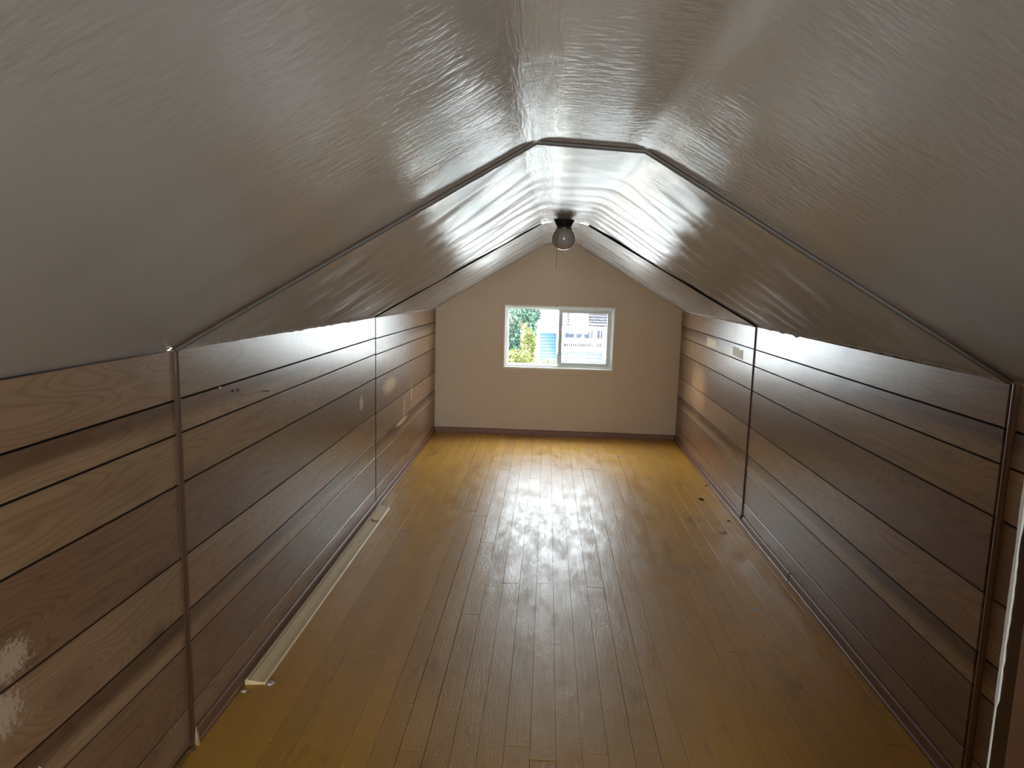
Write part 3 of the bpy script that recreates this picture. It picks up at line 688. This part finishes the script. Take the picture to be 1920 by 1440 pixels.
chip(-1.060, 2.752, 0.009, 0.010, 'white', 'white plaster crumb at the near end of the loose moulding, by the baseboard', 1.5, name='plaster_crumb', cat='crumb')
chip(-0.984, 2.812, 0.012, 0.009, 'white', 'white plaster crumb beside the near end of the loose moulding', 1.2, 0.6, name='plaster_crumb', cat='crumb')
chip(-0.405, 7.268, 0.014, 0.004, 'white', 'white flake lying against the far baseboard', 2.0, name='paint_flake', cat='chip')

# ------------------------------------------------------------------ outside: ground, neighbour's house, tree and shrubs
GZ = -3.2
G().box(-60, 60, D+1.2, 80, GZ-0.2, GZ).o('ground', simple('pale concrete yard', (0.27, 0.27, 0.265), 0.9, 0.1, vary=0.15, vs_=2), kind='structure')
HS = simple('blue lap siding', (0.040, 0.082, 0.118), 0.6, 0.3, vary=0.05, vs_=3)
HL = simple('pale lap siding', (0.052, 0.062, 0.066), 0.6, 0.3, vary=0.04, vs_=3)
HW = simple('white house trim', (0.62, 0.625, 0.63), 0.5, 0.3, vary=0.03, vs_=3)
HR = simple('grey roof shingles', (0.013, 0.013, 0.0145), 0.9, 0.1, vary=0.75, vs_=6)
HP = simple('porch window glass', (0.030, 0.045, 0.075), 0.15, 0.5, vary=0.25, vs_=2.5)
HC = simple('white curtain', (0.30, 0.32, 0.36), 0.8, 0.1)
HY = 30.0
hs = empty('neighbour_house', (at(1060, 640, HY).x, HY, GZ)); tag(hs, 'blue and white house with porch railing and shingle roof outside the window', 'house')
ho = Vector(hs.location)
def C2(u, v, y): return at(930+u/8.0, 560+v/8.0, y)
def hbox(g, u0, u1, v0, v1, y, th):
    a = C2(u0, v1, y)-ho; b = C2(u1, v0, y)-ho
    g.box(min(a.x, b.x), max(a.x, b.x), a.y, a.y+th, a.z, b.z); return g
def lap(u0, u1, v0, v1, nlap, y, mat, name='siding', ground=False):
    a = C2(u0, v1, y)-ho; b = C2(u1, v0, y)-ho; g = G(); h = (b.z-a.z)/nlap; z = b.z
    while z > (0.0 if ground else a.z+0.001):
        g.add([(a.x, a.y-0.035, z-h), (b.x, a.y-0.035, z-h), (b.x, a.y, z), (a.x, a.y, z), (a.x, a.y+0.1, z-h), (b.x, a.y+0.1, z-h), (b.x, a.y+0.1, z), (a.x, a.y+0.1, z)],
              [(0, 1, 2, 3), (5, 4, 7, 6), (0, 4, 5, 1), (3, 2, 6, 7), (0, 3, 7, 4), (1, 5, 6, 2)]); z -= h
    o = g.o(name, mat, hs); o['kind'] = 'stuff'; return o
lap(650, 1000, 345, 910, 12, HY, HS, ground=True)
hbox(G(), 598, 655, 345, 1500, HY-0.05, 0.2).o('corner_board', HW, hs)
hbox(G(), 560, 875, 300, 340, HY-0.95, 0.9).o('fascia', HW, hs)
lap(975, 1800, 790, 985, 4, HY-0.6, HL, ground=True)
hbox(G(), 845, 1800, 400, 452, HY-1.2, 0.65).o('fascia', HW, hs)
hbox(G(), 880, 1800, 388, 400, HY-1.30, 0.12).o('gutter', simple('gutter metal', (0.16, 0.165, 0.17), 0.5, 0.3), hs)
hbox(G(), 900, 1030, 450, 800, HY-0.7, 0.25).o('porch_post', HW, hs)
hbox(G(), 1450, 1512, 450, 800, HY-0.7, 0.25).o('porch_post', HW, hs)
hbox(G(), 1562, 1660, 450, 1500, HY-0.75, 0.3).o('porch_post', HW, hs)
hbox(G(), 1000, 1800, 612, 650, HY-0.68, 0.08).o('rail', HW, hs)
hbox(G(), 1000, 1800, 742, 790, HY-0.68, 0.12).o('rail', HW, hs)
bal = hbox(G(), 1049, 1062, 648, 745, HY-0.65, 0.04).o('baluster', HW, hs)
du = (C2(1081, 700, HY-0.65)-C2(1050, 700, HY-0.65)).x
for k in range(1, 19):
    b = bal.copy(); COL.objects.link(b); b.parent = hs; b.location.x += du*k
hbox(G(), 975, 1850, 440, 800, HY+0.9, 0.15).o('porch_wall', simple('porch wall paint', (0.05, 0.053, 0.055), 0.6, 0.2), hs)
for (u0_, u1_, cur) in ((1030, 1175, 0), (1196, 1402, 1), (1424, 1452, 0), (1510, 1562, 0)):
    fr = G(); e_ = [C2(*q, HY+0.80)-ho for q in ((u0_-10, 672), (u0_, 660), (u1_, 452), (u1_+10, 440))]
    o4 = [(e_[0].x, e_[0].z), (e_[3].x, e_[0].z), (e_[3].x, e_[3].z), (e_[0].x, e_[3].z)]; i4 = [(e_[1].x, e_[1].z), (e_[2].x, e_[1].z), (e_[2].x, e_[2].z), (e_[1].x, e_[2].z)]
    VV = [(x, e_[0].y+d, z) for d in (0, 0.1) for x, z in o4+i4]; FF = []
    for k in range(4):
        n_ = (k+1) % 4; FF += [(k, n_, 4+n_, 4+k), (8+k, 12+k, 12+n_, 8+n_), (k, 8+k, 8+n_, n_), (4+k, 4+n_, 12+n_, 12+k)]
    if cur: hbox(fr, u0_-2, u1_+2, 468, 486, HY+0.82, 0.08).o('muntin', HW, hs)
    f2 = G().add(VV, FF).o('porch_window', HW, hs)
    hbox(G(), u0_, u1_, 440, 660, HY+0.86, 0.04).o('pane', HP, f2)
    if cur:
        V = [C2(uu, vv, HY+0.84)-ho for (uu, vv) in ((1262, 612), (1340, 612), (1322, 560), (1308, 492), (1292, 492), (1280, 560))]
        G().loft(V, [v+Vector((0, 0.015, 0)) for v in V]).o('curtain', HC, f2)
def roof(u0, u1, v_eave, y, rows, name='roof'):
    a = C2(u0, v_eave, y)-ho; b = C2(u1, v_eave, y)-ho; g = G(); rr = random.Random(int(u0)); sl = math.tan(math.radians(33)); dy = 0.16
    for k in range(rows):
        ya = a.y+k*dy; za = a.z+k*dy*sl; x = a.x-rr.uniform(0, 0.3)
        while x < b.x:
            w_ = rr.uniform(0.22, 0.40); e = rr.uniform(0.0, 0.012); xe = min(x+w_-0.012, b.x); xs = max(x, a.x)
            if xe > xs: g.add([(xs, ya-0.02, za+0.03+e), (xe, ya-0.02, za+0.03+e), (xe, ya+dy*1.4, za+dy*1.4*sl), (xs, ya+dy*1.4, za+dy*1.4*sl), (xs, ya-0.02, za-0.02), (xe, ya-0.02, za-0.02)], [(0, 1, 2, 3), (4, 5, 1, 0), (3, 2, 5, 4)])
            x += w_
    o = g.o(name, HR, hs); o['kind'] = 'stuff'
roof(540, 2100, 300, HY-1.0, 28)
roof(868, 2100, 392, HY-1.30, 12)

def foliage(name, c, rad, n, leaf, mat, label, seed, cat, trunk, cut=None, group=None):
    rr = random.Random(seed); base = Vector((c.x, c.y, GZ)); root = empty(name, base)
    tag(root, label, cat, group)
    V = []; F = []
    lobes = [Vector((rr.uniform(-1, 1)*rad.x*0.62, rr.uniform(-1, 1)*rad.y*0.5, rr.uniform(-1, 1)*rad.z*0.66)) for _ in range(16)]
    for k in range(n):
        lb = rr.choice(lobes); d = Vector((rr.gauss(0, 1), rr.gauss(0, 1), rr.gauss(0, 1))).normalized()
        q = rr.uniform(0.55, 1.0); p = lb + Vector((d.x*rad.x*0.42, d.y*rad.y*0.45, d.z*rad.z*0.36))*q + (c-base)
        if p.z < 0.05: continue
        t = (d+Vector((rr.uniform(-.8, .8), rr.uniform(-.8, .8), rr.uniform(-.9, .3)))).normalized(); b = t.cross(Vector((rr.uniform(-1, 1), rr.uniform(-1, 1), rr.uniform(-1, 1)))).normalized(); l = leaf*rr.uniform(0.6, 1.3)
        i = len(V); V += [p, p+t*l*0.5+b*l*0.28, p+t*l, p+t*l*0.5-b*l*0.28]; F.append((i, i+1, i+2, i+3))
    f_ = obj('leaves', V, F, mat, root); f_['kind'] = 'stuff'
    g = G()
    for k in range(trunk[1]):
        a = 2*PI*k/trunk[1]; e = (c-base)+Vector((math.cos(a)*rad.x*0.4, math.sin(a)*rad.y*0.4, rad.z*0.3)); mid = Vector((e.x*0.3, e.y*0.3, e.z*0.55))
        g.tube([(0, 0, 0), mid, e], trunk[0], 6)
    g.o('trunk', simple(name+' bark', (0.10, 0.075, 0.05), 0.9, 0.1), root)
L1 = simple('blue green leaves', (0.018, 0.045, 0.028), 0.5, 0.3, vary=0.5, vs_=2.5)
L2 = simple('yellow green leaves', (0.052, 0.060, 0.008), 0.5, 0.3, vary=0.45, vs_=3.5)
L3 = simple('mid green leaves', (0.028, 0.055, 0.014), 0.5, 0.3, vary=0.5, vs_=2.5)
foliage('tree', C2(340, 480, 24.0), Vector((0.68, 0.6, 1.25)), 7000, 0.10, L1, 'tall blue green leafy tree left of the blue house, behind the yellow shrub', 4, 'tree', (0.07, 5))
foliage('tree', C2(150, 150, 27.0), Vector((1.15, 1.0, 1.6)), 7000, 0.12, L3, 'green tree crown farthest back at the left edge of the window', 9, 'tree', (0.10, 5))
foliage('shrub', C2(480, 720, 20.0), Vector((0.20, 0.3, 0.72)), 3000, 0.065, L2, 'tall yellow green shrub in front of the corner of the blue house', 14, 'shrub', (0.03, 6))
foliage('shrub', C2(280, 930, 18.2), Vector((0.36, 0.35, 0.27)), 2500, 0.065, L2, 'low yellow green shrub at the lower left corner of the window', 17, 'shrub', (0.03, 6))
foliage('shrub', C2(760, 1000, 21.0), Vector((0.50, 0.35, 0.17)), 2000, 0.065, L2, 'low yellow green shrub below the blue siding', 19, 'shrub', (0.03, 6))
